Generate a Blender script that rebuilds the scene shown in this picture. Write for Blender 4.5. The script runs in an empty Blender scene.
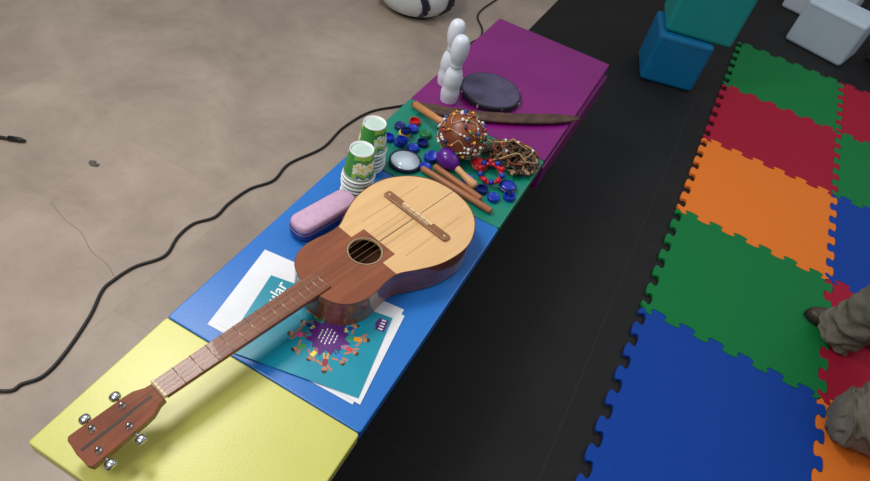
import bpy, bmesh, math, random
from mathutils import Vector, Matrix, noise
random.seed(7)
sc=bpy.context.scene
COL=sc.collection
T=0.40
# ---------------------------------------------------------------- materials
def lin(c):
    return tuple(((v/255)/12.92 if v/255<=0.04045 else ((v/255+0.055)/1.055)**2.4) for v in c)+(1,)
def pm(name,c1,c2=None,rough=.5,scale=20,stretch=(1,1,1),bump=0.,metal=0.,coat=0.,spec=.5,detail=3,bscale=None):
    m=bpy.data.materials.new(name);m.use_nodes=True;nt=m.node_tree;b=nt.nodes["Principled BSDF"]
    b.inputs["Roughness"].default_value=rough;b.inputs["Metallic"].default_value=metal
    b.inputs["Coat Weight"].default_value=coat;b.inputs["Specular IOR Level"].default_value=spec
    tc=nt.nodes.new("ShaderNodeTexCoord");mp=nt.nodes.new("ShaderNodeMapping");mp.inputs["Scale"].default_value=stretch
    nt.links.new(tc.outputs["Object"],mp.inputs["Vector"])
    n=nt.nodes.new("ShaderNodeTexNoise");n.inputs["Scale"].default_value=scale;n.inputs["Detail"].default_value=detail
    nt.links.new(mp.outputs[0],n.inputs["Vector"])
    r=nt.nodes.new("ShaderNodeValToRGB");r.color_ramp.elements[0].position=.32;r.color_ramp.elements[1].position=.68
    r.color_ramp.elements[0].color=lin(c1);r.color_ramp.elements[1].color=lin(c2 or c1)
    nt.links.new(n.outputs["Fac"],r.inputs[0]);nt.links.new(r.outputs[0],b.inputs["Base Color"])
    if bump:
        n2=nt.nodes.new("ShaderNodeTexNoise");n2.inputs["Scale"].default_value=bscale or scale*4
        nt.links.new(tc.outputs["Object"],n2.inputs["Vector"])
        bp=nt.nodes.new("ShaderNodeBump");bp.inputs["Strength"].default_value=bump;bp.inputs["Distance"].default_value=.003
        nt.links.new(n2.outputs["Fac"],bp.inputs["Height"]);nt.links.new(bp.outputs[0],b.inputs["Normal"])
    return m
# ---------------------------------------------------------------- mesh builder
class MB:
    def __init__(s): s.bm=bmesh.new();s.mats=[]
    def mi(s,m):
        if m not in s.mats:s.mats.append(m)
        return s.mats.index(m)
    def _fin(s,vs,fs,m,M,smooth):
        k=s.mi(m)
        for f in fs: f.material_index=k;f.smooth=smooth
        if M is not None:
            for v in vs: v.co=M@v.co
    def prism(s,pts,z0,z1,m,M=None,smooth=False):
        a=[s.bm.verts.new((p[0],p[1],z0)) for p in pts];b=[s.bm.verts.new((p[0],p[1],z1)) for p in pts];n=len(pts)
        fs=[s.bm.faces.new(b),s.bm.faces.new(a[::-1])]
        for i in range(n): fs.append(s.bm.faces.new((a[i],a[(i+1)%n],b[(i+1)%n],b[i])))
        s._fin(a+b,fs,m,M,smooth)
        fs[0].smooth=False;fs[1].smooth=False
        return s
    def lathe(s,prof,m,M=None,seg=32,smooth=True):
        rings=[];vs=[];fs=[]
        for r,z in prof:
            if r<1e-6: v=[s.bm.verts.new((0,0,z))]
            else: v=[s.bm.verts.new((r*math.cos(2*math.pi*i/seg),r*math.sin(2*math.pi*i/seg),z)) for i in range(seg)]
            rings.append(v);vs+=v
        for A,B in zip(rings,rings[1:]):
            for i in range(seg):
                j=(i+1)%seg
                if len(A)==1 and len(B)==1: continue
                if len(A)==1: fs.append(s.bm.faces.new((A[0],B[j],B[i])))
                elif len(B)==1: fs.append(s.bm.faces.new((A[i],A[j],B[0])))
                else: fs.append(s.bm.faces.new((A[i],A[j],B[j],B[i])))
        s._fin(vs,fs,m,M,smooth);return s
    def sphere(s,c,r,m,sx=1,sy=1,sz=1,R=None,seg=12):
        prof=[(r*math.sin(math.pi*i/seg)*(0 if i in(0,seg) else 1),-r*math.cos(math.pi*i/seg)) for i in range(seg+1)]
        M=Matrix.Translation(c)@(R.to_4x4() if R else Matrix())@Matrix.Diagonal((sx,sy,sz,1))
        return s.lathe(prof,m,M,seg=seg*2)
    def box(s,c,d,m,M=None):
        x,y,z=c;a,b,e=d[0]/2,d[1]/2,d[2]/2
        return s.prism([(x-a,y-b),(x+a,y-b),(x+a,y+b),(x-a,y+b)],z-e,z+e,m,M)
    def tube(s,pts,r,m,seg=10,M=None,cap=True,flat=1.0,fold=None):
        pts=[Vector(p) for p in pts];n=len(pts);rr=r if isinstance(r,(list,tuple)) else [r]*n
        rings=[];vs=[];fs=[];up=Vector((0,0,1))
        if fold: up=Vector((0,1,0))
        for i,p in enumerate(pts):
            t=(pts[min(i+1,n-1)]-pts[max(i-1,0)]).normalized()
            u=t.cross(up)
            if u.length<1e-3:u=t.cross(Vector((1,0,0)))
            u.normalize();w=u.cross(t).normalized()
            f=(lambda k:rr[i]*(1+fold(i/(n-1),2*math.pi*k/seg))) if fold else (lambda k:rr[i])
            v=[s.bm.verts.new(p+u*f(k)*math.cos(2*math.pi*k/seg)+w*f(k)*flat*math.sin(2*math.pi*k/seg)) for k in range(seg)]
            rings.append(v);vs+=v
        for A,B in zip(rings,rings[1:]):
            for i in range(seg):
                j=(i+1)%seg;fs.append(s.bm.faces.new((A[i],A[j],B[j],B[i])))
        if cap: fs.append(s.bm.faces.new(rings[0][::-1]));fs.append(s.bm.faces.new(rings[-1]))
        s._fin(vs,fs,m,M,True);return s
    def plate(s,outer,holes,z,m,smooth=False):
        es=[];vs=[]
        for loop in [outer]+holes:
            v=[s.bm.verts.new((p[0],p[1],z)) for p in loop];vs+=v
            for i in range(len(v)): es.append(s.bm.edges.new((v[i],v[(i+1)%len(v)])))
        r=bmesh.ops.triangle_fill(s.bm,edges=es,use_beauty=True,normal=(0,0,1))
        fs=[g for g in r["geom"] if isinstance(g,bmesh.types.BMFace)]
        for f in fs:
            f.normal_update()
            if f.normal.z<0:f.normal_flip()
        s._fin(vs,fs,m,None,smooth);return s
    def wall(s,loop,z0,z1,m,inward=False):
        a=[s.bm.verts.new((p[0],p[1],z0)) for p in loop];b=[s.bm.verts.new((p[0],p[1],z1)) for p in loop];n=len(loop);fs=[]
        for i in range(n):
            q=(a[i],a[(i+1)%n],b[(i+1)%n],b[i]);fs.append(s.bm.faces.new(q[::-1] if inward else q))
        s._fin(a+b,fs,m,None,True);return s
    def done(s,name,parent=None,label=None,cat=None,group=None,kind=None,bevel=0,loc=None,rot=None,sub=0,bseg=2):
        me=bpy.data.meshes.new(name)
        s.bm.to_mesh(me);s.bm.free()
        for m in s.mats: me.materials.append(m)
        o=bpy.data.objects.new(name,me);COL.objects.link(o)
        if parent:o.parent=parent
        if label:o["label"]=label
        if cat:o["category"]=cat
        if group:o["group"]=group
        if kind:o["kind"]=kind
        if loc:o.location=loc
        if rot:o.rotation_euler=rot
        if bevel:
            b=o.modifiers.new("b","BEVEL");b.width=bevel;b.segments=bseg;b.limit_method='ANGLE';b.angle_limit=math.radians(40)
        if sub:
            k=o.modifiers.new("s","SUBSURF");k.levels=sub;k.render_levels=sub
        return o
def empty(name,loc,rot,label,cat,group=None):
    o=bpy.data.objects.new(name,None);COL.objects.link(o);o.location=loc;o.rotation_euler=rot;o.empty_display_size=.05
    if label:o["label"]=label
    if cat:o["category"]=cat
    if group:o["group"]=group
    return o
def copy_thing(o,loc,rot=None):
    n=o.copy();COL.objects.link(n);n.location=loc
    if rot is not None:n.rotation_euler=rot
    for c in o.children:
        k=c.copy();COL.objects.link(k);k.parent=n
        for d in c.children:
            e=d.copy();COL.objects.link(e);e.parent=k
    return n
def catmull(P,n=8,closed=False):
    P=[Vector(p) for p in P];out=[];N=len(P)
    rng=range(N) if closed else range(N-1)
    for i in rng:
        g=(lambda k:P[k%N]) if closed else (lambda k:P[min(max(k,0),N-1)])
        p0,p1,p2,p3=g(i-1),g(i),g(i+1),g(i+2)
        for k in range(n):
            t=k/n;out.append(.5*((2*p1)+(-p0+p2)*t+(2*p0-5*p1+4*p2-p3)*t*t+(-p0+3*p1-3*p2+p3)*t**3))
    if not closed: out.append(P[-1])
    return out
def circ(r,n=48,c=(0,0)): return [(c[0]+r*math.cos(2*math.pi*i/n),c[1]+r*math.sin(2*math.pi*i/n)) for i in range(n)]
def rrect(w,h,r,n=6):
    out=[]
    for cx,cy,a0 in ((w/2-r,h/2-r,0),(-w/2+r,h/2-r,90),(-w/2+r,-h/2+r,180),(w/2-r,-h/2+r,270)):
        for k in range(n+1):
            a=math.radians(a0+90*k/n);out.append((cx+r*math.cos(a),cy+r*math.sin(a)))
    return out
def along(p,q):
    p=Vector(p);q=Vector(q);return Matrix.Translation(p)@(q-p).to_track_quat('Z','Y').to_matrix().to_4x4()

# ---------------------------------------------------------------- camera
cd=bpy.data.cameras.new("camera");cam=bpy.data.objects.new("camera",cd);COL.objects.link(cam)
cd.sensor_width=36;cd.lens=620.02/870*36
cam.matrix_world=Matrix.Translation((-.292,-.9795,1.5324))@Matrix.Rotation(.2924,4,'Z')@Matrix.Rotation(.7705,4,'X')@Matrix.Rotation(.2646,4,'Z')
sc.camera=cam

# ---------------------------------------------------------------- room shell
def floor_mat():
    m=bpy.data.materials.new("vinyl_floor");m.use_nodes=True;nt=m.node_tree;b=nt.nodes["Principled BSDF"];L=nt.links.new
    tc=nt.nodes.new("ShaderNodeTexCoord")
    n1=nt.nodes.new("ShaderNodeTexNoise");n1.inputs["Scale"].default_value=2.7;n1.inputs["Detail"].default_value=9;n1.inputs["Roughness"].default_value=.62;n1.inputs["Distortion"].default_value=.3
    L(tc.outputs["Object"],n1.inputs["Vector"])
    r=nt.nodes.new("ShaderNodeValToRGB");r.color_ramp.elements[0].position=.28;r.color_ramp.elements[1].position=.74
    r.color_ramp.elements[0].color=lin((147,132,120));r.color_ramp.elements[1].color=lin((186,170,155));L(n1.outputs[0],r.inputs[0])
    br=nt.nodes.new("ShaderNodeTexBrick");mp=nt.nodes.new("ShaderNodeMapping");mp.inputs["Rotation"].default_value=(0,0,math.radians(90));mp.inputs["Location"].default_value=(.2,.33,0)
    L(tc.outputs["Object"],mp.inputs[0]);L(mp.outputs[0],br.inputs["Vector"])
    br.inputs["Scale"].default_value=1;br.inputs["Brick Width"].default_value=1.1;br.inputs["Row Height"].default_value=.5;br.inputs["Mortar Size"].default_value=.0018
    br.inputs["Color1"].default_value=(1,1,1,1);br.inputs["Color2"].default_value=(.88,.88,.88,1);br.inputs["Mortar"].default_value=(.84,.83,.82,1)
    mx=nt.nodes.new("ShaderNodeMixRGB");mx.blend_type='MULTIPLY';mx.inputs[0].default_value=1;L(r.outputs[0],mx.inputs[1]);L(br.outputs["Color"],mx.inputs[2])
    n3=nt.nodes.new("ShaderNodeTexNoise");n3.inputs["Scale"].default_value=22;n3.inputs["Detail"].default_value=6;n3.inputs["Roughness"].default_value=.7;L(tc.outputs["Object"],n3.inputs["Vector"])
    r3=nt.nodes.new("ShaderNodeValToRGB");r3.color_ramp.elements[0].position=.30;r3.color_ramp.elements[0].color=(.84,.83,.82,1);r3.color_ramp.elements[1].position=.5;r3.color_ramp.elements[1].color=(1,1,1,1);L(n3.outputs[0],r3.inputs[0])
    m2=nt.nodes.new("ShaderNodeMixRGB");m2.blend_type='MULTIPLY';m2.inputs[0].default_value=.5;L(mx.outputs[0],m2.inputs[1]);L(r3.outputs[0],m2.inputs[2])
    L(m2.outputs[0],b.inputs["Base Color"]);b.inputs["Roughness"].default_value=.38
    n2=nt.nodes.new("ShaderNodeTexNoise");n2.inputs["Scale"].default_value=60;L(tc.outputs["Object"],n2.inputs["Vector"])
    bp=nt.nodes.new("ShaderNodeBump");bp.inputs["Strength"].default_value=.12;bp.inputs["Distance"].default_value=.002;L(n2.outputs[0],bp.inputs["Height"]);L(bp.outputs[0],b.inputs["Normal"])
    return m
def black_mat():
    m=bpy.data.materials.new("black_floor");m.use_nodes=True;nt=m.node_tree;b=nt.nodes["Principled BSDF"];L=nt.links.new
    tc=nt.nodes.new("ShaderNodeTexCoord");mp=nt.nodes.new("ShaderNodeMapping");mp.inputs["Location"].default_value=(.1,.27,0);L(tc.outputs["Object"],mp.inputs[0])
    br=nt.nodes.new("ShaderNodeTexBrick");L(mp.outputs[0],br.inputs["Vector"]);br.inputs["Scale"].default_value=1;br.offset=0
    br.inputs["Brick Width"].default_value=2.4;br.inputs["Row Height"].default_value=1.2;br.inputs["Mortar Size"].default_value=.002
    br.inputs["Color1"].default_value=lin((14,14,16));br.inputs["Color2"].default_value=lin((16,16,18));br.inputs["Mortar"].default_value=lin((30,30,32))
    n=nt.nodes.new("ShaderNodeTexNoise");n.inputs["Scale"].default_value=5;n.inputs["Detail"].default_value=8;L(tc.outputs["Object"],n.inputs["Vector"])
    mx=nt.nodes.new("ShaderNodeMixRGB");mx.blend_type='ADD';mx.inputs[0].default_value=.008;L(br.outputs[0],mx.inputs[1]);L(n.outputs[0],mx.inputs[2])
    L(mx.outputs[0],b.inputs["Base Color"]);b.inputs["Roughness"].default_value=.6;b.inputs["Specular IOR Level"].default_value=.25
    return m
MB().box((-3.53,1.5,-.05),(5.0,9,.1),floor_mat()).box((2.47,1.5,-.05),(7.0,9,.1),black_mat()).done("floor",kind="structure",label="beige mottled vinyl floor meeting matte black floor panels")
wallm=pm("wall_paint",(186,184,178),(192,190,184),rough=.85,scale=3)
for n_,c_,d_ in (("left",(-6.08,1.5,1.4),(.1,9.2,3)),("right",(6.02,1.5,1.4),(.1,9.2,3)),("back",(0,6.05,1.4),(12.2,.1,3)),("front",(0,-3.05,1.4),(12.2,.1,3))):
    MB().box(c_,d_,wallm).done("wall_"+n_,kind="structure",label="plain pale painted wall")
ck=pm("crack_line",(142,127,115),rough=.8)
MB().tube(catmull([(-1.78,-.165,0),(-1.7,-.19,0),(-1.62,-.2,0),(-1.54,-.235,0),(-1.47,-.245,0),(-1.42,-.265,0)],5),.0013,ck,6,flat=.2).done("trim_1",kind="structure",label="thin crack line in the vinyl floor")

# ---------------------------------------------------------------- jigsaw mats
PT=.1
def epath(n,p=PT,a=.0155,d=.010):
    q=[(0,0),(.1*p,-a)]
    for k in range(n):
        u=k*p;q+=[(u+.25*p+d,-a),(u+.25*p-d,a),(u+.75*p+d,a),(u+.75*p-d,-a)]
    q+=[(n*p-.1*p,-a),(n*p,0)]
    for _ in range(2):
        r=[q[0]]
        for A,B in zip(q,q[1:]):
            r+=[(A[0]*.75+B[0]*.25,A[1]*.75+B[1]*.25),(A[0]*.25+B[0]*.75,A[1]*.25+B[1]*.75)]
        r.append(q[-1]);q=r
    return q
def tile(x0,y0,nx,ny,mat,label):
    p=PT;W=nx*p;H=ny*p;X=epath(nx);Y=epath(ny)
    pts=[(t,o) for t,o in X[:-1]]+[(W+o,t) for t,o in Y[:-1]]+[(t,H+o) for t,o in X[:0:-1]]+[(o,t) for t,o in Y[:0:-1]]
    cx,cy=W/2,H/2;k=.996
    pts=[((a-cx)*k,(b-cy)*k) for a,b in pts]
    th=-.0053;X0=x0+cx;Y0=y0+cy
    MB().prism(pts,0,.012,mat).done("foam_mat_tile",label=label,cat="play mat",group="interlocking foam floor tiles",
        loc=(X0*math.cos(th)-Y0*math.sin(th),X0*math.sin(th)+Y0*math.cos(th),.001),rot=(0,0,th))
FM={k:pm("foam_"+k,a,b,rough=.8,scale=180,bump=.3,bscale=500,spec=.25) for k,a,b in (
 ("blue",(8,62,154),(12,68,164)),("green",(8,116,58),(16,126,66)),("orange",(232,120,38),(242,130,46)),("red",(158,16,48),(170,22,54)))}
for x0,y0,nx,ny,c,l in [(0,-.2,6,8,"blue","blue interlocking foam floor tile with puzzle edges"),
  (0,.6,6,6,"green","green foam puzzle tile between blue and orange tiles"),(0,1.2,6,6,"orange","orange foam puzzle tile between green and red tiles"),
  (0,1.8,6,6,"red","red foam puzzle tile between green and orange tiles"),(0,2.4,6,6,"green","dark green foam puzzle tile at the end of the row"),
  (.6,0,6,6,"orange","orange foam puzzle tile under the kneeling person"),(.6,.6,6,6,"red","red foam puzzle tile under the kneeling person's shoe"),
  (.6,1.2,6,6,"blue","blue foam puzzle tile beside the orange tile"),(.6,1.8,6,6,"green","green foam puzzle tile beside the red tile"),(.6,2.4,6,6,"red","red foam puzzle tile at the end of the row")]:
    tile(x0,y0,nx,ny,FM[c],l)

# ---------------------------------------------------------------- bench + pads
blackm=pm("black_metal",(12,12,14),(16,16,18),rough=.6,spec=.2)
X0,X1=-.9642,-.4902;YS=(-.7933,-.4683,.2192,.5764,1.3147)
bench=empty("bench",(-.727,.26,0),(0,0,0),"long low black bench covered by coloured vinyl pads","bench")
MB().box((0,0,.352),(.36,2.02,.03),blackm).done("bench_top",bench,bevel=.004)
for y in (-.9,-.0,.9):
    for x in (-.15,.15): MB().box((x,y,.1685),(.035,.035,.337),blackm).done("leg",bench)
PAD=[("yellow",(198,198,98),(206,204,108)),("blue",(26,108,192),(32,114,198)),("green",(8,122,100),(14,130,106)),("purple",(116,8,106),(126,16,114))]
for (c,a,b),y0,y1 in zip(PAD,YS,YS[1:]):
    m=pm("vinyl_"+c,a,b,rough=.34,scale=6,bump=.08,bscale=300)
    w=X1-X0;o=MB();o.prism(rrect(w,y1-y0-.0015,.006,3),0,.032,m)
    pad=o.done("foam_pad",label=c+" vinyl-covered foam pad lying along the bench",cat="foam pad",bevel=.003,loc=((X0+X1)/2,(y0+y1)/2,T-.032))
    if c=="purple":
        MB().prism(rrect(.036,.70,.004,3),0,.09,m).done("side_flap",pad,bevel=.004,loc=(w/2-.0185+.009,-.012,-.089),rot=(0,0,-.012))

# ---------------------------------------------------------------- cables
rub=pm("rubber",(18,17,18),(26,25,26),rough=.5)
cp=[(-1.56,-.76),(-1.356,-.673),(-1.33,-.632),(-1.309,-.59),(-1.319,-.52),(-1.359,-.405),(-1.40,-.325),(-1.405,-.28),(-1.396,-.21),(-1.36,-.13),(-1.384,-.05),(-1.386,.02),(-1.355,.084),(-1.362,.16),(-1.354,.256),(-1.32,.34),(-1.332,.447),(-1.292,.60),(-1.302,.752),(-1.277,.915),(-1.203,1.038),(-1.1,1.2),(-1.07,1.45),(-1.15,1.62),(-1.2,1.737),(-1.19,1.83),(-1.219,1.925),(-1.304,2.057),(-1.299,2.307),(-1.25,2.7)]
MB().tube(catmull([(x,y,.0055) for x,y in cp],8),.0046,rub,10).done("power_cable",label="thin black cable snaking across the vinyl floor",cat="cable")
o=MB();o.tube(catmull([(-2.4,-.12,.007),(-2.2,-.08,.007),(-2.11,-.045,.007)],6),.006,rub);o.tube([(-2.11,-.045,.0095),(-2.08,-.03,.0095),(-2.06,-.022,.0095)],[.009,.009,.004],rub)
o.done("cable_plug",label="short black cable end with plug on the vinyl floor",cat="cable")
gm=pm("grey_scrap",(70,66,64),(96,92,90),rough=.8,scale=90)
MB().prism([(0,0),(.016,-.006),(.035,.004),(.032,.016),(.022,.012),(.012,.02),(-.004,.012)],0,.003,gm).done("paper_scrap",label="small dark grey scrap lying on the vinyl floor",cat="scrap",loc=(-1.84,.03,.001))

wh=pm("white_plastic",(206,212,218),(220,226,230),rough=.35);bk=pm("black_plastic",(20,20,24),rough=.4);nv=pm("navy_plastic",(22,28,54),rough=.4)
d=empty("storage_tub",(-1.60,1.86,0),(0,0,0),"rounded white plastic tub with dark blue markings","tub")
MB().lathe([(0,0),(.125,0),(.135,.006),(.13,.012),(0,.012)],bk).done("base",d)
MB().lathe([(0,.012),(.125,.012),(.165,.03),(.195,.07),(.21,.13),(.2,.2),(.14,.25),(0,.26)],wh).done("shell",d)
for a in (170,215,300,345,40,90):
    A=math.radians(a);pts=[]
    for rr,z in ((.167,.0285),(.184,.05),(.1985,.075),(.2065,.1),(.2115,.13),(.2095,.16),(.203,.19)):
        k=z*8;pts.append((rr*math.cos(A+.25*math.sin(k*2.2)),rr*math.sin(A+.25*math.sin(k*2.2)),z))
    MB().tube(pts,[.004,.01,.018,.022,.02,.012,.004],nv,8).done("dark_marking",d)

# ---------------------------------------------------------------- foam blocks
def block(c,ang,size,col,label,z=0):
    m=pm("foam_block",tuple(max(0,v-6) for v in col),col,rough=.6,scale=8,bump=.1,bscale=200,spec=.3)
    o=empty("foam_block",(c[0],c[1],z),(0,0,ang),label,"foam block")
    MB().box((0,0,size[2]/2),size,m).done("block_body",o,bevel=.02,bseg=4)
    s=pm("seam",tuple(int(v*.75) for v in col),rough=.6)
    zz=size[2]-.022
    MB().tube([(x*(size[0]/2+.0003),-(size[1]/2+.0003),zz) for x in (-.86,.86)],.0012,s,6).done("piping",o)
    MB().tube([(size[0]/2+.0003,y*size[1]/2,zz) for y in (-.86,.86)],.0012,s,6).done("piping",o)
block((-.300,2.275),math.radians(16),(.275,.28,.255),(0,108,158),"blue teal foam building block stacked under another block")
block((-.262,2.33),math.radians(14),(.33,.30,.3),(22,146,146),"green teal foam building block stacked on a blue one",z=.256)
block((.475,3.42),math.radians(-18),(.36,.30,.26),(196,212,226),"pale grey foam building block on the black floor")
block((.42,3.95),math.radians(-15),(.4,.30,.3),(208,220,230),"off-white foam building block behind the grey block")
block((.98,3.55),math.radians(-30),(.36,.30,.26),(60,78,92),"dark slate foam building block beside the pale one")

# ---------------------------------------------------------------- guitar (metres; +Y toward tail)
brown=pm("cedar_wood",(124,66,39),(146,82,49),rough=.2,scale=9,stretch=(6,.6,1),coat=.6)
side=pm("side_wood",(112,56,32),(140,76,44),rough=.2,scale=8,stretch=(1,1,6),coat=.8)
spruce=pm("spruce_wood",(220,177,122),(228,186,132),rough=.22,scale=9,stretch=(7,.4,1),coat=.5)
fret_w=pm("fretboard_wood",(114,64,43),(136,80,57),rough=.36,scale=14,stretch=(5,.8,1),coat=.18,spec=.4)
brg=pm("bridge_wood",(128,84,54),(148,100,66),rough=.4,scale=30)
dark=pm("dark_wood",(34,20,14),(46,28,20),rough=.5);chrome=pm("chrome",(205,208,212),rough=.18,metal=1.)
ivory=pm("ivory",(206,180,140),rough=.4);stringm=pm("string",(160,128,96),rough=.4,metal=.3)
g=empty("acoustic_guitar",(-.70,-.132,T+.0045),(0,0,-math.radians(13.06)),"small wooden four-string guitar with two-tone top, lying face up","guitar")
halfw=[(-.163,0),(-.158,.038),(-.145,.068),(-.122,.088),(-.092,.0975),(-.058,.097),(-.025,.0925),(.01,.095),(.05,.115),(.095,.135),(.14,.145),(.19,.146),(.235,.133),(.28,.103),(.31,.058),(.32,0)]
ctl=[(w,t,0) for t,w in halfw]+[(-w,t,0) for t,w in halfw[-2:0:-1]]
out=[(v.x,v.y) for v in catmull(ctl,6,closed=True)]
area=sum(a[0]*b[1]-b[0]*a[1] for a,b in zip(out,out[1:]+out[:1]))
if area<0: out=out[::-1]
H=.078;hole=circ(.037)
b=MB();b.wall(out,0,H,side);b.plate(out,[],0.0,side)
b.plate([(x*.985,y) for x,y in out],[],.004,pm("inner_wood",(104,66,42),(120,78,50),rough=.6))
body=b.done("body",g)
b=MB();b.plate(out,[hole],H,spruce);b.wall(hole,H-.003,H,spruce,True);b.done("soundboard",g)
def clip(pts,ymax):
    r=[];n=len(pts)
    for i in range(n):
        a,c=pts[i],pts[(i+1)%n]
        if a[1]<=ymax: r.append(a)
        if (a[1]-ymax)*(c[1]-ymax)<0:
            t=(ymax-a[1])/(c[1]-a[1]);r.append((a[0]+t*(c[0]-a[0]),ymax))
    return r
YB=.006
cl=clip(out,YB);r2=[]
n=len(cl)
for i in range(n):
    a,c=cl[i],cl[(i+1)%n];r2.append(a)
    if abs(a[1]-YB)<1e-6 and abs(c[1]-YB)<1e-6 and a[0]>c[0]:
        r2+=[(.05,YB),(.05,.046),(-.05,.046),(-.05,YB)]
hole2=circ(.0375)
b=MB();b.plate(r2,[hole2],H+.0008,brown);b.wall(r2,H-.0005,H+.0008,brown);b.done("upper_plate",g)
for r0,r1,m in ((.038,.0390,dark),(.0390,.0405,ivory),(.0405,.0418,dark)):
    MB().plate(circ(r1),[circ(r0)],H+.0012,m).done("rosette_ring",g)
bd=pm("binding",(104,58,34),rough=.4)
b=MB();pl=[(x,y,H) for x,y in out]+[(out[0][0],out[0][1],H)];b.tube(pl,.0012,bd,6,cap=False);b.done("binding",g)
sm=pm("seam_wood",(176,130,86),rough=.4)
MB().box((0,.183,H+.0003),(.0012,.27,.0006),dark).done("centre_seam",g)
for x,l in ((-.07,.20),(.07,.20)): MB().box((x,.16,H+.0002),(.0008,l,.0004),sm).done("plank_seam",g)
b=MB();b.prism(rrect(.205,.024,.008,4),H,H+.006,brg,Matrix.Translation((0,.175,0)));bridge=b.done("bridge",g,bevel=.002)
MB().box((0,.168,H+.008),(.085,.003,.006),ivory).done("saddle",bridge)
for x in (-.09,.09):
    b=MB();b.lathe([(0,H+.0055),(.0035,H+.0055),(.0035,H+.0065),(0,H+.007)],ivory,Matrix.Translation((x,.175,0)),12);b.done("bridge_dot",bridge)
b=MB();b.box((0,.179,H+.0072),(.095,.009,.0026),pm("tie_inlay",(224,190,146),rough=.4));b.done("tie_block",bridge)
b=MB()
secs=[(-.150,.026,.05),(-.185,.025,.026),(-.3,.024,.022),(-.505,.0205,.02)]
vs=[]
for y,w,dp in secs:
    ring=[]
    for k in range(13):
        a=math.pi+math.pi*k/12
        ring.append(b.bm.verts.new((w*math.cos(a),y,H+dp*math.sin(a))))
    vs.append(ring)
fs=[]
for A,B in zip(vs,vs[1:]):
    for i in range(12): fs.append(b.bm.faces.new((A[i],B[i],B[i+1],A[i+1])))
    fs.append(b.bm.faces.new((A[12],B[12],B[0],A[0])))
fs.append(b.bm.faces.new(vs[0]));fs.append(b.bm.faces.new(vs[-1][::-1]))
b._fin([],fs,side,None,True)
b.done("neck",g)
FB=[(-.0205,-.51),(.0205,-.51),(.027,-.128),(-.027,-.128)]
b=MB();b.prism(FB,H+.0002,H+.0055,fret_w);fb=b.done("fretboard",g,bevel=.001)
scale_len=.168+.508
fm=pm("fret_wire",(186,164,136),rough=.3,metal=.7)
for k in range(1,18):
    y=-.508+scale_len*(1-2**(-k/12))
    if y>-.13:break
    w=.0205+(.0065)*(y+.51)/.392
    b=MB();b.tube([(-w,y,H+.0057),(w,y,H+.0057)],.0010,fm,6);b.done("fret",fb)
MB().box((0,-.5095,H+.006),(.042,.005,.009),ivory).done("nut",g)
PY={-1:(-.056,-.112),1:(-.068,-.124)}
PTN=[(-.019,PY[-1][0]),(-.021,PY[-1][1]),(.021,PY[1][1]),(.019,PY[1][0])]
for i,x in enumerate((-.0135,-.0045,.0045,.0135)):
    b=MB();xs=x*1.9
    px,py=PTN[i]
    b.tube([(xs,.18,H+.010),(xs,.168,H+.0115),(x,-.509,H+.0112),(px*.85,-.512+py,H-.001)],.0004,stringm,6);b.done("string",g)
hm=Matrix.Translation((0,-.512,H))@Matrix.Rotation(math.radians(8),4,'X')
hp=[(-.0205,0),(-.022,-.012),(-.031,-.030),(-.033,-.045),(-.0365,-.138),(-.0365,-.146),(-.030,-.150),(-.015,-.1505),(0,-.152),(.015,-.1505),(.030,-.150),(.0365,-.146),(.0365,-.138),(.033,-.045),(.031,-.030),(.022,-.012),(.0205,0)]
b=MB();b.prism(hp,-.016,.0,side,hm);hd=b.done("headstock",g,bevel=.0015)
b=MB();b.box((0,-.078,.0003),(.0055,.13,.0006),dark,hm);b.done("headstock_inlay",hd)
for sx in (-1,1):
    for yy in PY[sx]:
        P=empty("tuner",(0,0,0),(0,0,0),None,None);P.parent=hd
        b=MB();b.lathe([(0,0),(.006,0),(.006,.0012),(.0035,.002),(.0025,.004),(.0025,.008),(.0032,.010),(0,.011)],chrome,hm@Matrix.Translation((sx*.02,yy,0)),16)
        b.tube([(sx*.02,yy,-.010),(sx*.044,yy,-.010)],.0024,chrome,10,M=hm);b.done("post",P)
        b=MB();b.lathe([(0,-.007),(.0075,-.007),(.0095,-.004),(.01,0),(.0095,.004),(.0075,.007),(0,.007)],chrome,hm@Matrix.Translation((sx*.049,yy,-.010))@Matrix.Rotation(math.pi/2,4,'Y')@Matrix.Diagonal((.7,1.0,1,1)),20);b.done("knob",P)

# ---------------------------------------------------------------- papers and magazine
paper=pm("paper",(222,226,232),(230,233,238),rough=.7)
def quad(ps,z0,z1,m,name,label,cat,**k):
    cx=sum(p[0] for p in ps)/4;cy=sum(p[1] for p in ps)/4
    MB().prism([(p[0]-cx,p[1]-cy) for p in ps],0,z1-z0,m).done(name,label=label,cat=cat,loc=(cx,cy,z0),**k)
quad([(-.886,-.437),(-.535,-.425),(-.566,-.163),(-.922,-.204)],T+.0003,T+.0011,paper,"paper_sheet","large white paper sheet on the pads under the guitar","paper")
quad([(-.873,-.425),(-.522,-.418),(-.556,-.178),(-.9,-.215)],T+.0013,T+.0021,paper,"paper_sheet","second white paper sheet slightly turned beneath the magazine","paper")
mg=empty("magazine",(-.69,-.332,T+.0023),(0,0,math.radians(101.5)),"turquoise music magazine with purple badge, under the guitar neck","magazine")
teal=pm("magazine_cover",(0,138,162),(6,150,174),rough=.3,scale=12,coat=.3)
MB().prism([(-.106,-.139),(.106,-.139),(.106,.154),(-.106,.154)],0,.0017,teal).done("cover",mg)
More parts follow.
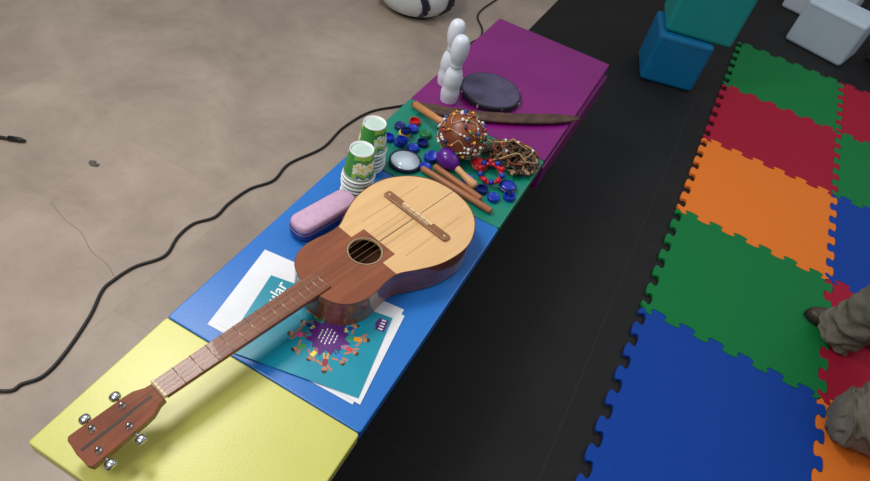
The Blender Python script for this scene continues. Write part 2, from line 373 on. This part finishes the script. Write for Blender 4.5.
def text(body,size,loc,m,parent,name,rot=0,bold=True,shear=0):
    cu=bpy.data.curves.new("txt","FONT");cu.body=body;cu.size=size;cu.align_x='CENTER';cu.align_y='CENTER';cu.offset=size*.01 if bold else 0;cu.shear=shear
    ob=bpy.data.objects.new("txt",cu);COL.objects.link(ob);bpy.context.view_layer.update()
    me=bpy.data.meshes.new_from_object(ob.evaluated_get(bpy.context.evaluated_depsgraph_get()))
    bpy.data.objects.remove(ob);me.materials.clear();me.materials.append(m)
    for p in me.polygons:p.material_index=0
    o=bpy.data.objects.new(name,me);COL.objects.link(o);o.parent=parent;o.location=loc;o.rotation_euler=(0,0,rot);return o
white=pm("print_white",(240,242,242),rough=.4)
text("Popular",.039,(.034,.119,.0021),white,mg,"title_lettering",shear=.2)
pur=pm("print_purple",(88,28,120),rough=.4)
b=MB();pts=[];BC=(.004,-.028)
spk=[.050,.034,.044,.036,.053,.035,.046,.034,.049,.036,.042,.035,.052,.034,.047,.036,.044,.034,.051,.035,.045,.036,.048,.034]
for i in range(24):
    a=2*math.pi*i/24;pts.append((BC[0]+spk[i]*math.cos(a),BC[1]+spk[i]*math.sin(a)))
b.prism(pts,.0017,.0023,pur)
for i,(w,n_) in enumerate(((.026,4),(.040,5),(.044,6),(.036,4),(.024,3))):
    for k in range(n_): b.box((BC[0]-w/2+w*(k+.5)/n_,BC[1]+.017-i*.0085,.0024),(w/n_*.7,.0022,.0002),white)
b.done("badge",mg)
b=MB();cols=[pm("print_colour",c,rough=.5) for i,c in enumerate([(214,60,50),(240,160,40),(30,60,140),(220,90,150),(70,160,70),(240,220,80),(150,40,60),(40,120,200)])]
skin_p=pm("print_skin",(190,124,86),rough=.5);hair_p=pm("print_hair",(60,36,26),rough=.5)
for i in range(12):
    a=2*math.pi*i/12+.3;s_=1.08+.12*math.sin(i*2.3);R=Matrix.Translation((BC[0],BC[1],0))@Matrix.Rotation(a,4,'Z')@Matrix.Diagonal((s_,s_*.75,1,1))
    b.prism([(.046,-.006),(.060,-.007),(.060,.007),(.046,.006)],.0017,.0020,cols[i%8],R)
    b.prism([(.034,-.007),(.047,-.006),(.047,-.001),(.034,-.003)],.0017,.0019,cols[(i+3)%8],R);b.prism([(.034,.003),(.047,.001),(.047,.006),(.034,.007)],.0017,.0019,cols[(i+3)%8],R)
    b.prism([(.056,.006),(.066,.018),(.070,.015),(.061,.004)],.0017,.00205,skin_p,R);b.prism([(.056,-.006),(.048,-.019),(.052,-.021),(.061,-.006)],.0017,.00205,skin_p,R)
    b.prism(circ(.0065,16,(.068,0)),.0017,.0021,skin_p,R);b.prism([(.068+.007*math.cos(t),.007*math.sin(t)) for t in [math.radians(k) for k in range(-80,81,16)]],.0017,.0022,hair_p,R)
b.done("cover_illustration",mg)
b=MB()
b.prism([(.062,-.134),(.095,-.134),(.095,-.114),(.078,-.108),(.062,-.114)],.0017,.0021,pur)
for k in range(4): b.box((.067+.008*k,-.124,.0022),(.004,.010,.0002),white)
b.done("corner_emblem",mg)

# ---------------------------------------------------------------- pencil case
pk=pm("pink_fabric",(190,154,184),(202,166,194),rough=.65,scale=60,bump=.4,bscale=70);bl=pm("blue_plastic",(28,64,150),rough=.4)
pc=empty("pencil_case",(-.868,-.045,T),(0,0,math.radians(-14)),"lilac pink oblong pencil case with blue underside","pencil case")
def capsule_layer(w,l,z0,z1,m,name,par,rc=.40):
    b=MB();prof=[(.72,z0),(.94,z0+.12*(z1-z0)),(1,z0+.4*(z1-z0)),(1,z0+.6*(z1-z0)),(.95,z0+.85*(z1-z0)),(.82,z1)]
    rings=[]
    for s,z in prof:
        o=rrect(w*s,l-(w-w*s),w*s*rc,8);rings.append([b.bm.verts.new((x,y,z)) for x,y in o])
    fs=[]
    for A,B in zip(rings,rings[1:]):
        n=len(A)
        for i in range(n): fs.append(b.bm.faces.new((A[i],A[(i+1)%n],B[(i+1)%n],B[i])))
    fs.append(b.bm.faces.new(rings[-1]));fs.append(b.bm.faces.new(rings[0][::-1]))
    b._fin([],fs,m,None,True);return b.done(name,par)
capsule_layer(.066,.186,.0,.026,bl,"case_base",pc);capsule_layer(.064,.183,.024,.048,pk,"case_lid",pc)
b=MB();zp=rrect(.0662,.186,.0265,10);b.tube([(x,y,.0245) for x,y in zp+zp[:1]],.002,pm("zip",(90,84,140),rough=.5),6,cap=False);b.done("zipper",pc)

# ---------------------------------------------------------------- cups
def cup_mat(h):
    m=bpy.data.materials.new("printed_cup");m.use_nodes=True;nt=m.node_tree;bs=nt.nodes["Principled BSDF"];L=nt.links.new
    tc=nt.nodes.new("ShaderNodeTexCoord");sp=nt.nodes.new("ShaderNodeSeparateXYZ");L(tc.outputs["Object"],sp.inputs[0])
    n=nt.nodes.new("ShaderNodeTexNoise");n.inputs["Scale"].default_value=60;L(tc.outputs["Object"],n.inputs["Vector"])
    ma=nt.nodes.new("ShaderNodeMath");ma.operation='MULTIPLY_ADD';ma.inputs[1].default_value=.5;L(n.outputs[0],ma.inputs[0])
    dv=nt.nodes.new("ShaderNodeMath");dv.operation='DIVIDE';dv.inputs[1].default_value=h*1.1;L(sp.outputs["Z"],dv.inputs[0]);L(dv.outputs[0],ma.inputs[2])
    r=nt.nodes.new("ShaderNodeValToRGB");r.color_ramp.interpolation='CONSTANT';e=r.color_ramp.elements;e[0].position=0;e[0].color=lin((236,240,236));e[1].position=.40;e[1].color=lin((40,120,150))
    for p,c in ((.46,(150,200,70)),(.60,(236,240,226)),(.70,(216,214,80)),(.77,(236,240,226)),(.84,(40,140,64)),(.97,(140,196,70))): q=e.new(p);q.color=lin(c)
    L(ma.outputs[0],r.inputs[0])
    at=nt.nodes.new("ShaderNodeTexGradient");at.gradient_type='RADIAL';mp=nt.nodes.new("ShaderNodeMapping");mp.inputs["Rotation"].default_value=(0,0,1.9);L(tc.outputs["Object"],mp.inputs[0]);L(mp.outputs[0],at.inputs[0])
    r3=nt.nodes.new("ShaderNodeValToRGB");r3.color_ramp.interpolation='CONSTANT';f=r3.color_ramp.elements;f[0].position=0;f[0].color=(0,0,0,1);f[1].position=.55;f[1].color=(1,1,1,1);q=f.new(.85);q.color=(0,0,0,1);q=f.new(.15);q.color=(1,1,1,1);q=f.new(.35);q.color=(0,0,0,1)
    L(at.outputs["Fac"],r3.inputs[0])
    mx=nt.nodes.new("ShaderNodeMixRGB");L(r3.outputs[0],mx.inputs[0]);mx.inputs[1].default_value=lin((62,148,60));L(r.outputs[0],mx.inputs[2])
    L(mx.outputs[0],bs.inputs["Base Color"]);bs.inputs["Roughness"].default_value=.4
    return m
cupm=cup_mat(.084);cupw=pm("cup_white",(232,236,236),rough=.45);cupin=pm("cup_green",(110,156,100),(130,170,120),rough=.5);cupb=pm("cup_inner",(176,200,190),(190,210,200),rough=.5)
CS=1.07
def cp_(l): return [(r*CS,z) for r,z in l]
def make_cup():
    o=empty("paper_cup",(0,0,0),(0,0,0),"green and white printed paper cup, upside down in a stack","paper cup","stacked paper cups")
    h=.084
    MB().lathe(cp_([(.0385,.004),(.0377,.0065)]),cupw).lathe(cp_([(.0377,.0065),(.0373,.0105)]),cupin).lathe(cp_([(.0373,.0105),(.037,.012)]),cupw).lathe(cp_([(.037,.012),(.0288,h-.004)]),cupm).lathe(cp_([(.0288,h-.004),(.0283,h),(.0272,h),(.0268,h-.007),(0,h-.007)]),cupw).done("cup_wall",o)
    MB().lathe(cp_([(.0262,h-.0065),(0,h-.0062)]),cupb).done("cup_base",o)
    b=MB();b.lathe(cp_([(.0375,.001),(.0395,.0),(.0405,.002),(.0395,.0045),(.0375,.004)]),cupw);b.done("rim",o);return o
c0=make_cup()
for k,(x,y,nn) in enumerate(((-.864,.100,6),(-.895,.212,6))):
    for i in range(nn):
        if k==0 and i==0: c0.location=(x,y,T+.001);continue
        copy_thing(c0,(x+.0009*((i*3)%4-1),y+.0008*((i*5)%3-1),T+.001+i*.0125),(0,0,k*.6))

# ---------------------------------------------------------------- round tin
o=empty("round_tin",(-.819,.285,T),(0,0,0),"small round shallow tin with pale face and dark blue rim","tin")
MB().lathe([(0,0),(.046,0),(.047,.002),(.047,.012),(.045,.014),(.041,.012)],pm("tin_rim",(16,26,60),rough=.4)).done("rim",o)
MB().lathe([(.0415,.008),(.0415,.0115),(0,.012)],pm("pale_face",(180,200,216),(198,212,224),rough=.2,scale=40)).done("face",o)

# ---------------------------------------------------------------- bottle caps
capc={"blue":(8,48,176),"green":(20,120,70),"yellow":(230,196,60),"red":(190,30,40),"navy":(12,26,104)}
capo={}
def bottle_cap(c,open_):
    m=pm("cap_"+c,capc[c],rough=.35)
    pts=[((.0165+.0005*(i%2))*math.cos(2*math.pi*i/48),(.0165+.0005*(i%2))*math.sin(2*math.pi*i/48)) for i in range(48)]
    o=empty("bottle_cap",(0,0,0),(0,0,0),c+" plastic bottle cap scattered on the green pad","bottle cap","scattered bottle caps")
    b=MB()
    if open_: b.wall(pts,0,.013,m).plate(pts,[circ(.0145,24)],.013,m).wall(circ(.0145,24),.003,.013,m,True).plate(circ(.0147,24),[],.003,m).plate(pts,[],0,m)
    else: b.wall(pts,0,.0115,m).lathe([(.0167,.0113),(.0155,.0135),(.013,.0138),(.0125,.0132),(0,.0132)],m,seg=48)
    b.done("cap_shell",o)
    return o
rc=random.Random(23);pos=[]
def clear(x,y):
    if math.hypot(x+.819,y-.285)<.067 or math.hypot(x+.718,y-.425)<.084 or math.hypot(x+.716,y-.345)<.05: return False
    t=max(0,min(1,((x+.718)*-.2+(y-.425)*.09)/(.0481)));
    if math.hypot(x+.718+.2*t,y-.425-.09*t)<.031: return False
    return all(math.hypot(x-a,y-b)>.0355 for a,b in pos)
for _ in range(4000):
    x,y=rc.uniform(-.915,-.755),rc.uniform(.335,.470)
    if clear(x,y): pos.append((x,y))
    if len(pos)>=11: break
kinds=["blue","navy","blue","yellow","blue","green","blue","red","navy","blue","blue"]
caps=[(kinds[i],x,y,(0,1,0,0,1,0)[i%6]) for i,(x,y) in enumerate(pos)]
caps+=[("blue",-.762,.300,0),("navy",-.590,.322,1),("blue",-.550,.312,0),("blue",-.515,.345,1),("blue",-.64,.335,0)]
for i,(c,x,y,op) in enumerate(caps):
    if (c,op) not in capo: capo[(c,op)]=bottle_cap(c,op);capo[(c,op)].location=(x,y,T+.0005)
    else: copy_thing(capo[(c,op)],(x,y,T+.0005),(0,0,rc.random()*6))
bk_keys=[k for k in capo if k[0] in("blue","navy")]
for j,tx in enumerate((.42,-.35,.3)):
    a=pos[(j*3)%len(pos)]
    copy_thing(capo[bk_keys[j%len(bk_keys)]],(a[0]+.008,a[1]-.006,T+.018),(tx,.2,j*1.3))

# ---------------------------------------------------------------- rhythm sticks
cw=pm("clave_wood",(150,92,56),(176,114,72),rough=.45,scale=12,stretch=(1,1,.2))
for (p,q) in (((-.766,.287,T+.0105),(-.532,.254,T+.0105)),((-.742,.318,T+.0105),(-.575,.28,T+.0105))):
    M=along(p,q);L_=(Vector(q)-Vector(p)).length
    b=MB();b.lathe([(0,0),(.0075,0),(.0095,.004),(.0095,L_-.004),(.0075,L_),(0,L_)],cw,seg=20)
    o=b.done("rhythm_stick",label="turned brown wooden rhythm stick beside the guitar",cat="rhythm stick",group="rhythm sticks");o.matrix_world=M

# ---------------------------------------------------------------- purple maraca
pe=pm("purple_egg",(90,24,136),rough=.25)
o=empty("maraca",(-.716,.345,T),(0,0,0),"small purple egg maraca with wooden handle","maraca")
M=along((0,0,.032),(.085,-.022,.014))
MB().lathe([(0,-.036),(.018,-.031),(.027,-.02),(.030,-.004),(.027,.012),(.02,.026),(.01,.036),(0,.038)],pe,M).done("shaker_head",o)
MB().lathe([(.008,.034),(.01,.038),(.009,.06),(.012,.09),(.014,.105),(.009,.113),(0,.114)],pm("light_wood",(196,146,96),(208,158,108),rough=.45),M,20).done("handle",o)

# ---------------------------------------------------------------- gourd rattle with bead net
gd=pm("gourd",(112,52,30),(156,84,50),rough=.38,scale=14)
o=empty("gourd_rattle",(-.718,.425,T),(0,0,0),"brown gourd rattle wrapped in a loose net of coloured beads","gourd rattle")
R=.066;C=Vector((0,0,R+.002))
he=Vector((-.2,.09,.03));dr=(he-C).normalized();Q=dr.to_track_quat('Z','Y').to_matrix()
def gr(v):
    l=Q.transposed()@v
    return R*(1+.05*l.z*l.z*(1 if l.z>0 else -.6)+.025*noise.noise(v*1.7+Vector((3,1,2))))
q=MB();seg=20;q.sphere(Vector((0,0,0)),1,gd,seg=seg,R=Q)
for v in q.bm.verts:
    d_=v.co.normalized();v.co=C+d_*gr(d_)
q.done("gourd",o)
MB().tube([C+dr*R*.97,C+dr*(R+.05),he],[.015,.011,.012],pm("handle_wood",(178,118,72),(196,136,86),rough=.5),14).done("handle",o)
bc=[pm("bead_colour",c,rough=.3) for i,c in enumerate([(234,234,228),(200,34,38),(236,236,230),(30,90,180),(230,184,60),(234,234,228),(26,28,36),(40,130,80)])]
th=pm("thread",(200,176,146),rough=.8)
bn=MB();nt_=MB();ns=12
for k in range(ns):
    ctrl=[]
    for row in range(10):
        ph=math.radians(20+row*16+7*math.sin(k*1.9+row*.8));a=2*math.pi*(k+(.45 if row%2 else -.05))/ns+.16*math.sin(row*2.1+k*1.3)
        ctrl.append(Q@Vector((math.sin(ph)*math.cos(a),math.sin(ph)*math.sin(a),math.cos(ph))))
    path=[v.normalized() for v in catmull(ctrl,4)]
    pts=[C+v*(gr(v)+.002+.002*abs(math.sin(j*.7))) for j,v in enumerate(path)];pts=[p for p in pts if p.z>.005]
    if len(pts)>2: nt_.tube(pts,.0011,th,5)
    for j in range(1,len(path),2):
        if (j*5+k*3)%9<2: continue
        p=C+path[j]*(gr(path[j])+.0045)
        if p.z>.009: bn.sphere(p,.0034+.0016*((j+k)%3==0),bc[(j//2*3+k)%8],seg=5)
bn.done("bead_net",o);nt_.done("net_thread",o)

# ---------------------------------------------------------------- seed pod rattle bundle
o=empty("seed_rattle",(-.578,.502,T),(0,0,0),"tangled bundle of brown seed shells strung on cords","seed rattle")
sd=[pm("seed_shell",a,c,rough=.55,scale=80) for i,(a,c) in enumerate([((84,56,36),(122,88,58)),((44,30,22),(70,48,34)),((58,42,30),(88,62,44)),((132,104,72),(158,128,92))])]
b=MB()
for i in range(190):
    a=random.random()*6.28;rr=.085*math.sqrt(random.random());z=.013+random.random()*.05*(1-rr/.1)
    Rm=Matrix.Rotation(random.random()*6,3,'Z')@Matrix.Rotation(random.random()*2.4,3,'X')
    b.sphere((rr*math.cos(a),rr*math.sin(a)*.85,z),.0095,sd[(0,1,2,1,2,0,3)[i%7]],1.7,.34,.65,R=Rm,seg=6)
b.done("seed_shells",o)
cc=[pm("cord_"+n_,c,rough=.8) for n_,c in (("cream",(190,158,112)),("brown",(120,80,50)),("dark",(44,30,24)),("rust",(150,70,44)))]
nb_=0
for i in range(9):
    a=random.random()*6.28;P=[]
    for k in range(6):
        a+=random.uniform(.4,1.1);rr=random.uniform(.02,.088);P.append((rr*math.cos(a),rr*math.sin(a)*.85,max(.008,random.uniform(.052,.070)-rr*.42)))
    cpth=catmull(P,5);cd_=MB().tube(cpth,.0018,cc[i%4],6).done("cord",o)
    if i%3==0:
        for j in range(3,len(cpth)-1,7):
            MB().sphere(cpth[j],.0046,bc[(j+i)%8],seg=6).done("bead",cd_)

# ---------------------------------------------------------------- castanets / bells
rd=pm("red_lacquer",(196,20,36),rough=.25);bb=pm("blue_lacquer",(20,50,170),rough=.25);lw=pm("pale_wood",(200,160,110),rough=.45)
def castanet(x,y,rz,m,lab,z=.0):
    o=empty("castanet",(x,y,T+z),(0,0,rz),lab,"castanet","small hand percussion")
    for s,nm in ((0,"lower_shell"),(1,"upper_shell")):
        prof=[(.024,.0),(.0255,.002),(.022,.006),(.013,.009),(0,.0095)]
        M=Matrix.Translation((0,0,.0100+.003*s))@(Matrix.Rotation(.10,4,'Y') if s else Matrix.Diagonal((1,1,-1,1)))
        MB().lathe(prof,m,M,28).lathe([(0,.001),(.024,.0)],lw,M,28).done(nm,o)
    MB().tube(catmull([(-.02,-.008,.008),(-.036,0,.012),(-.02,.008,.016)],6),.0018,pm("elastic",(20,20,24),rough=.6),6).done("cord",o)
castanet(-.640,.412,.4,rd,"red lacquered castanet on the green pad");castanet(-.535,.378,2.2,bb,"blue lacquered castanet beside the bell strap")
o=empty("bell_strap",(-.595,.384,T),(0,0,math.radians(-35)),"looped red strap carrying small red and blue jingle bells","bells")
ring=[(.036*math.cos(2*math.pi*i/24),.024*math.sin(2*math.pi*i/24),.022+.014*math.sin(2*math.pi*i/24)) for i in range(25)]
MB().tube(ring,.006,rd,8,cap=False).done("strap",o)
for i in range(10):
    a=2*math.pi*i/10;p=Vector((.039*math.cos(a),.027*math.sin(a),.028+.014*math.sin(a)))
    q=MB();q.sphere(p,.0086,(rd,bb,rd,bb)[i%4],seg=9);q.tube([p+Vector((-.006,0,.0070)),p+Vector((.006,0,.0070))],.0011,bk,6);q.done("bell",o)

# ---------------------------------------------------------------- long pod
pod=pm("dried_pod",(62,42,34),(100,70,54),rough=.6,scale=30,bump=.5)
pp=catmull([(-.94,.535,T+.012),(-.83,.578,T+.011),(-.72,.645,T+.011),(-.6,.738,T+.011),(-.47,.86,T+.011)],8)
ctr=Vector((-.7,.66,T));n=len(pp)
rad=[.008+.017*min(1,math.sin(math.pi*min(max(i/(n-1),.0),1))*2.2) for i in range(n)]
MB().tube([p-ctr for p in pp],rad,pod,14,flat=.4).done("seed_pod_shaker",label="long flat dark brown dried seed pod shaker",cat="shaker",loc=ctr)

# ---------------------------------------------------------------- frame drum
o=empty("frame_drum",(-.770,.780,T),(0,0,0),"round dark violet hand drum lying on the purple pad","drum")
MB().lathe([(.0,0),(.1,0),(.103,.003),(.103,.019),(.1,.023),(.096,.023)],pm("drum_rim",(34,30,44),rough=.5),seg=48).done("hoop",o)
MB().lathe([(.0985,.0215),(.0985,.0235),(.09,.0242),(0,.0242)],pm("drum_skin",(66,60,88),(80,73,104),rough=.55,scale=25),seg=48).done("drum_skin",o)
for k in range(8):
    a=2*math.pi*k/8;MB().box((.104*math.cos(a),.104*math.sin(a),.0115),(.006,.006,.012),chrome).done("tuning_lug",o)

# ---------------------------------------------------------------- white pins
pw=pm("pin_white",(210,218,230),(220,226,236),rough=.35)
prof=[(0,0),(.024,0),(.027,.004),(.030,.03),(.0275,.052),(.0300,.075),(.0265,.102),(.0195,.118),(.0180,.13),(.0195,.142),(.0245,.156),(.0280,.178),(.0275,.198),(.0225,.217),(.013,.227),(0,.229)]
pf=[( (v.x if v.x>1e-4 else 0),v.y) for v in catmull([(r,z,0) for r,z in prof],3)]
for x,y,lab in ((-.866,.655,"white plastic toy bowling pin standing beside the drum"),(-.918,.735,"white plastic toy bowling pin standing behind another pin")):
    o=empty("toy_bowling_pin",(x,y,T),(0,0,0),lab,"bowling pin","white toy bowling pins")
    MB().lathe(pf,pw,seg=32).done("pin_body",o)
    MB().lathe([(.0186,.124),(.0196,.126),(.0196,.131),(.0184,.133)],pm("pin_band",(180,190,208),rough=.4),seg=32).done("neck_band",o)

# ---------------------------------------------------------------- kneeling person
def skinned(name,V,E,mat,parent=None,root=0,lv=2):
    me=bpy.data.meshes.new(name);me.from_pydata([v[0] for v in V],E,[]);o=bpy.data.objects.new(name,me);COL.objects.link(o);me.materials.append(mat)
    s=o.modifiers.new("skin","SKIN");s.use_smooth_shade=True
    for i,v in enumerate(V):
        me.skin_vertices[0].data[i].radius=(v[1],v[1] if len(v)<3 else v[2]);me.skin_vertices[0].data[i].use_root=(i==root)
    k=o.modifiers.new("sub","SUBSURF");k.levels=lv;k.render_levels=lv
    if parent:o.parent=parent
    return o
trou=pm("grey_trousers",(106,101,90),(126,120,108),rough=.92,scale=300,bump=.3,bscale=700,spec=.2)
skinm=pm("skin",(190,140,112),(200,150,122),rough=.55);shirt=pm("shirt",(60,66,80),(70,76,90),rough=.85);hairm=pm("hair",(40,28,22),rough=.6,scale=60)
fk=(.71,.83,.5);bk_=(.72,.485,.11)
V=[((1.0,.66,.56),.13,.11),((1.0,.66,.75),.12,.09),((.98,.66,.98),.14,.1),((.96,.66,1.12),.06),((.94,.66,1.19),.055),((.93,.66,1.28),.085,.09),((.93,.66,1.37),.075),
 ((1.0,.76,.53),.095),(fk,.062),((.70,.88,.25),.05),((.69,.93,.12),.036),((.64,.95,.06),.026),
 ((1.0,.56,.5),.095),(bk_,.050),((.86,.475,.10),.042),((1.05,.48,.085),.033),((1.12,.48,.07),.027),
 ((.97,.83,1.07),.05),((.9,.88,.82),.04),((.74,.8,.66),.032),((.68,.79,.615),.028),
 ((.97,.49,1.07),.05),((.92,.44,.82),.04),((.77,.53,.70),.032),((.72,.64,.64),.028)]
E=[(0,1),(1,2),(2,3),(3,4),(4,5),(5,6),(0,7),(7,8),(8,9),(9,10),(10,11),(0,12),(12,13),(13,14),(14,15),(15,16),(2,17),(17,18),(18,19),(19,20),(2,21),(21,22),(22,23),(23,24)]
person=skinned("person",V,E,skinm);person["label"]="person in baggy grey trousers and brown shoes kneeling on foam tiles";person["category"]="person"
V=[((1.0,.66,.58),.15,.13),((1.0,.66,.70),.135,.11),((.95,.77,.54),.115),((.92,.57,.44),.11)]
skinned("trousers",V,[(0,1),(0,2),(0,3)],trou,person)
def ridged(v): return 1-2*abs(noise.noise(v))
def mkfold(seed,amp,f):
    def F(s,a):
        v=Vector((math.cos(a)*.75,math.sin(a)*.75,s*f+.35*math.sin(a+seed)))+Vector((seed,seed*2,0))
        return amp*(.8*noise.noise(v*1.6)+.75*(ridged(v*2.0+Vector((7,3,1)))-.6)+.12*noise.noise(v*5))
    return F
foldA=mkfold(1.7,.27,7.5);foldB=mkfold(4.3,.27,8);foldC=mkfold(9.1,.22,6)
def lerp_r(ks,s):
    for (a,ra),(c,rc_) in zip(ks,ks[1:]):
        if s<=c: return ra+(rc_-ra)*(s-a)/(c-a)
    return ks[-1][1]
pa=catmull([(.622,.893,.040),(.638,.885,.10),(.655,.875,.19),(.68,.86,.33),(.70,.835,.46),(.78,.815,.55),(1.0,.76,.55)],18);na=len(pa)
ra=[lerp_r([(0,.080),(.06,.074),(.14,.070),(.35,.080),(.6,.09),(1,.118)],i/(na-1)) for i in range(na)]
q=MB();q.tube(pa,ra,trou,64,cap=False,fold=foldA);q.tube(pa[:7],[r*.93 for r in ra[:7]],pm("trouser_inside",(40,38,36),rough=.9),64,cap=True,fold=lambda s,a:foldA(s*6/(na-1),a));q.done("trouser_leg",person)
def dome(s0): return lambda s: math.sqrt(max(0.003,1-(1-min(1,s/s0))**2))
pb=catmull([(.592,.487,.095),(.64,.487,.105),(.70,.493,.165),(.78,.51,.27),(.88,.54,.40),(1.0,.57,.52)],18);nb=len(pb)
dm=dome(.14)
rb=[dm(i/(nb-1))*lerp_r([(0,.078),(.3,.086),(.7,.1),(1,.12)],i/(nb-1)) for i in range(nb)]
q=MB();q.tube(pb,rb,trou,64,fold=foldB);q.done("trouser_leg",person)
pb=catmull([(.602,.484,.088),(.66,.482,.092),(.76,.476,.092),(.88,.474,.088),(1.02,.478,.080),(1.08,.48,.074)],16);nb=len(pb)
rb=[dm(i/(nb-1))*lerp_r([(0,.070),(.5,.064),(.9,.052),(1,.054)],i/(nb-1)) for i in range(nb)]
q=MB();q.tube(pb,rb,trou,64,fold=foldC);q.done("trouser_leg",person)
V=[((1.0,.66,.68),.145,.12),((.98,.66,.98),.16,.12),((.965,.66,1.08),.1,.08),((.97,.83,1.06),.07),((.9,.88,.84),.058),((.78,.82,.7),.045),((.97,.49,1.06),.07),((.92,.44,.84),.058),((.80,.51,.73),.045)]
E=[(0,1),(1,2),(1,3),(3,4),(4,5),(1,6),(6,7),(7,8)]
skinned("shirt",V,E,shirt,person)
b=MB();b.sphere((.945,.66,1.345),.1,hairm,.98,.92,.95,seg=14);b.done("hair",person)
eyem=pm("eye",(235,235,230),rough=.3)
for s in (-1,1): MB().sphere((.85,.66+s*.03,1.30),.011,eyem,seg=8).done("eye",person)
MB().sphere((.842,.66,1.272),.013,skinm,1.2,.9,1.3,seg=8).done("nose",person)
MB().sphere((.85,.66,1.24),.012,pm("lips",(160,90,84),rough=.5),.5,1.8,.5,seg=8).done("mouth",person)
for s,(hx,hy,hz) in ((1,(.67,.785,.61)),(-1,(.71,.65,.635))):
    for k in range(4):
        yy=hy+(k-1.5)*.017;L_=(.07,.08,.075,.06)[k]
        skinned("finger",[((hx+.01,yy,hz),.009),((hx-L_*.5,yy,hz+.004),.0085),((hx-L_,yy,hz-.02),.0075)],[(0,1),(1,2)],skinm,person)
    skinned("thumb",[((hx+.02,hy-s*.02,hz),.011),((hx-.01,hy-s*.045,hz),.0095),((hx-.035,hy-s*.05,hz-.012),.0085)],[(0,1),(1,2)],skinm,person)
shoe_m=pm("brown_leather",(54,44,37),(72,58,49),rough=.45,scale=40);sole_m=pm("dark_sole",(26,24,22),rough=.7);lace_m=pm("lace",(120,104,86),rough=.8)
def shoe(loc,rz,ry=0):
    o=bpy.data.objects.new("shoe",None);COL.objects.link(o);o.parent=person;o.location=loc;o.rotation_euler=(0,ry,rz);o.scale=(.9,.9,.9)
    secs=[(0,.024,.05),(.008,.031,.066),(.04,.035,.08),(.08,.035,.085),(.13,.037,.07),(.18,.043,.052),(.22,.043,.043),(.25,.037,.037),(.27,.026,.030),(.281,.012,.02)]
    b=MB();rings=[]
    for x,w,h in secs:
        rings.append([b.bm.verts.new((x,w*math.cos(math.pi*k/14),.014+h*math.sin(math.pi*k/14)**.8)) for k in range(15)])
    fs=[]
    for A,Bq in zip(rings,rings[1:]):
        for i in range(14): fs.append(b.bm.faces.new((A[i],Bq[i],Bq[i+1],A[i+1])))
    fs.append(b.bm.faces.new(rings[0]));fs.append(b.bm.faces.new(rings[-1][::-1]))
    b._fin([],fs,shoe_m,None,True);b.done("upper",o)
    ol=[(x,-w-.004) for x,w,h in secs]+[(.287,0)]+[(x,w+.004) for x,w,h in secs[::-1]]
    MB().prism(ol,0,.018,sole_m).done("sole",o,bevel=.002)
    MB().tube(catmull([(.225,-.043,.022),(.205,-.03,.053),(.2,0,.064),(.205,.03,.053),(.225,.043,.022)],5),.0015,sole_m,6).done("toe_seam",o)
    for k in range(4):
        x=.12+.02*k;z=.014+.070-.0045*k*1.6
        MB().tube([(x,-.018,z-.008),(x+.004,0,z+.003),(x,.018,z-.008)],.002,lace_m,6).done("lace",o)
shoe((.778,.968,.0135),math.radians(187));shoe((1.13,.48,.1),math.radians(180),math.radians(60))

# ---------------------------------------------------------------- light
w=bpy.data.worlds.new("world");sc.world=w;w.use_nodes=True;bg=w.node_tree.nodes["Background"];bg.inputs[0].default_value=(.91,.94,1,1);bg.inputs[1].default_value=.45
def area(loc,tgt,size,power,col,sy=None):
    l=bpy.data.lights.new("unseen_light","AREA");l.energy=power;l.size=size;l.color=col  # unseen area lamp, no window modelled behind it
    if sy:l.shape='RECTANGLE';l.size_y=sy
    o=bpy.data.objects.new("unseen_light",l);COL.objects.link(o);o.location=loc
    o.rotation_euler=(Vector(tgt)-Vector(loc)).to_track_quat('-Z','Y').to_euler()
area((-1.85,.10,2.5),(-1.1,-.2,.2),.6,32,(1,.965,.91))  # added lamp, positioned to put a glare on the guitar fretboard
area((-1.5,-1.6,2.6),(-1.1,-.4,.2),.7,25,(1,.965,.92))  # added lamp that brightens the near-left floor
area((1.2,2.6,3.0),(0.3,.8,0),1.6,20,(.96,.98,1))  # large, faintly cool unseen lamp over the right side
sc.view_settings.view_transform='Standard';sc.view_settings.look='None';sc.view_settings.exposure=0
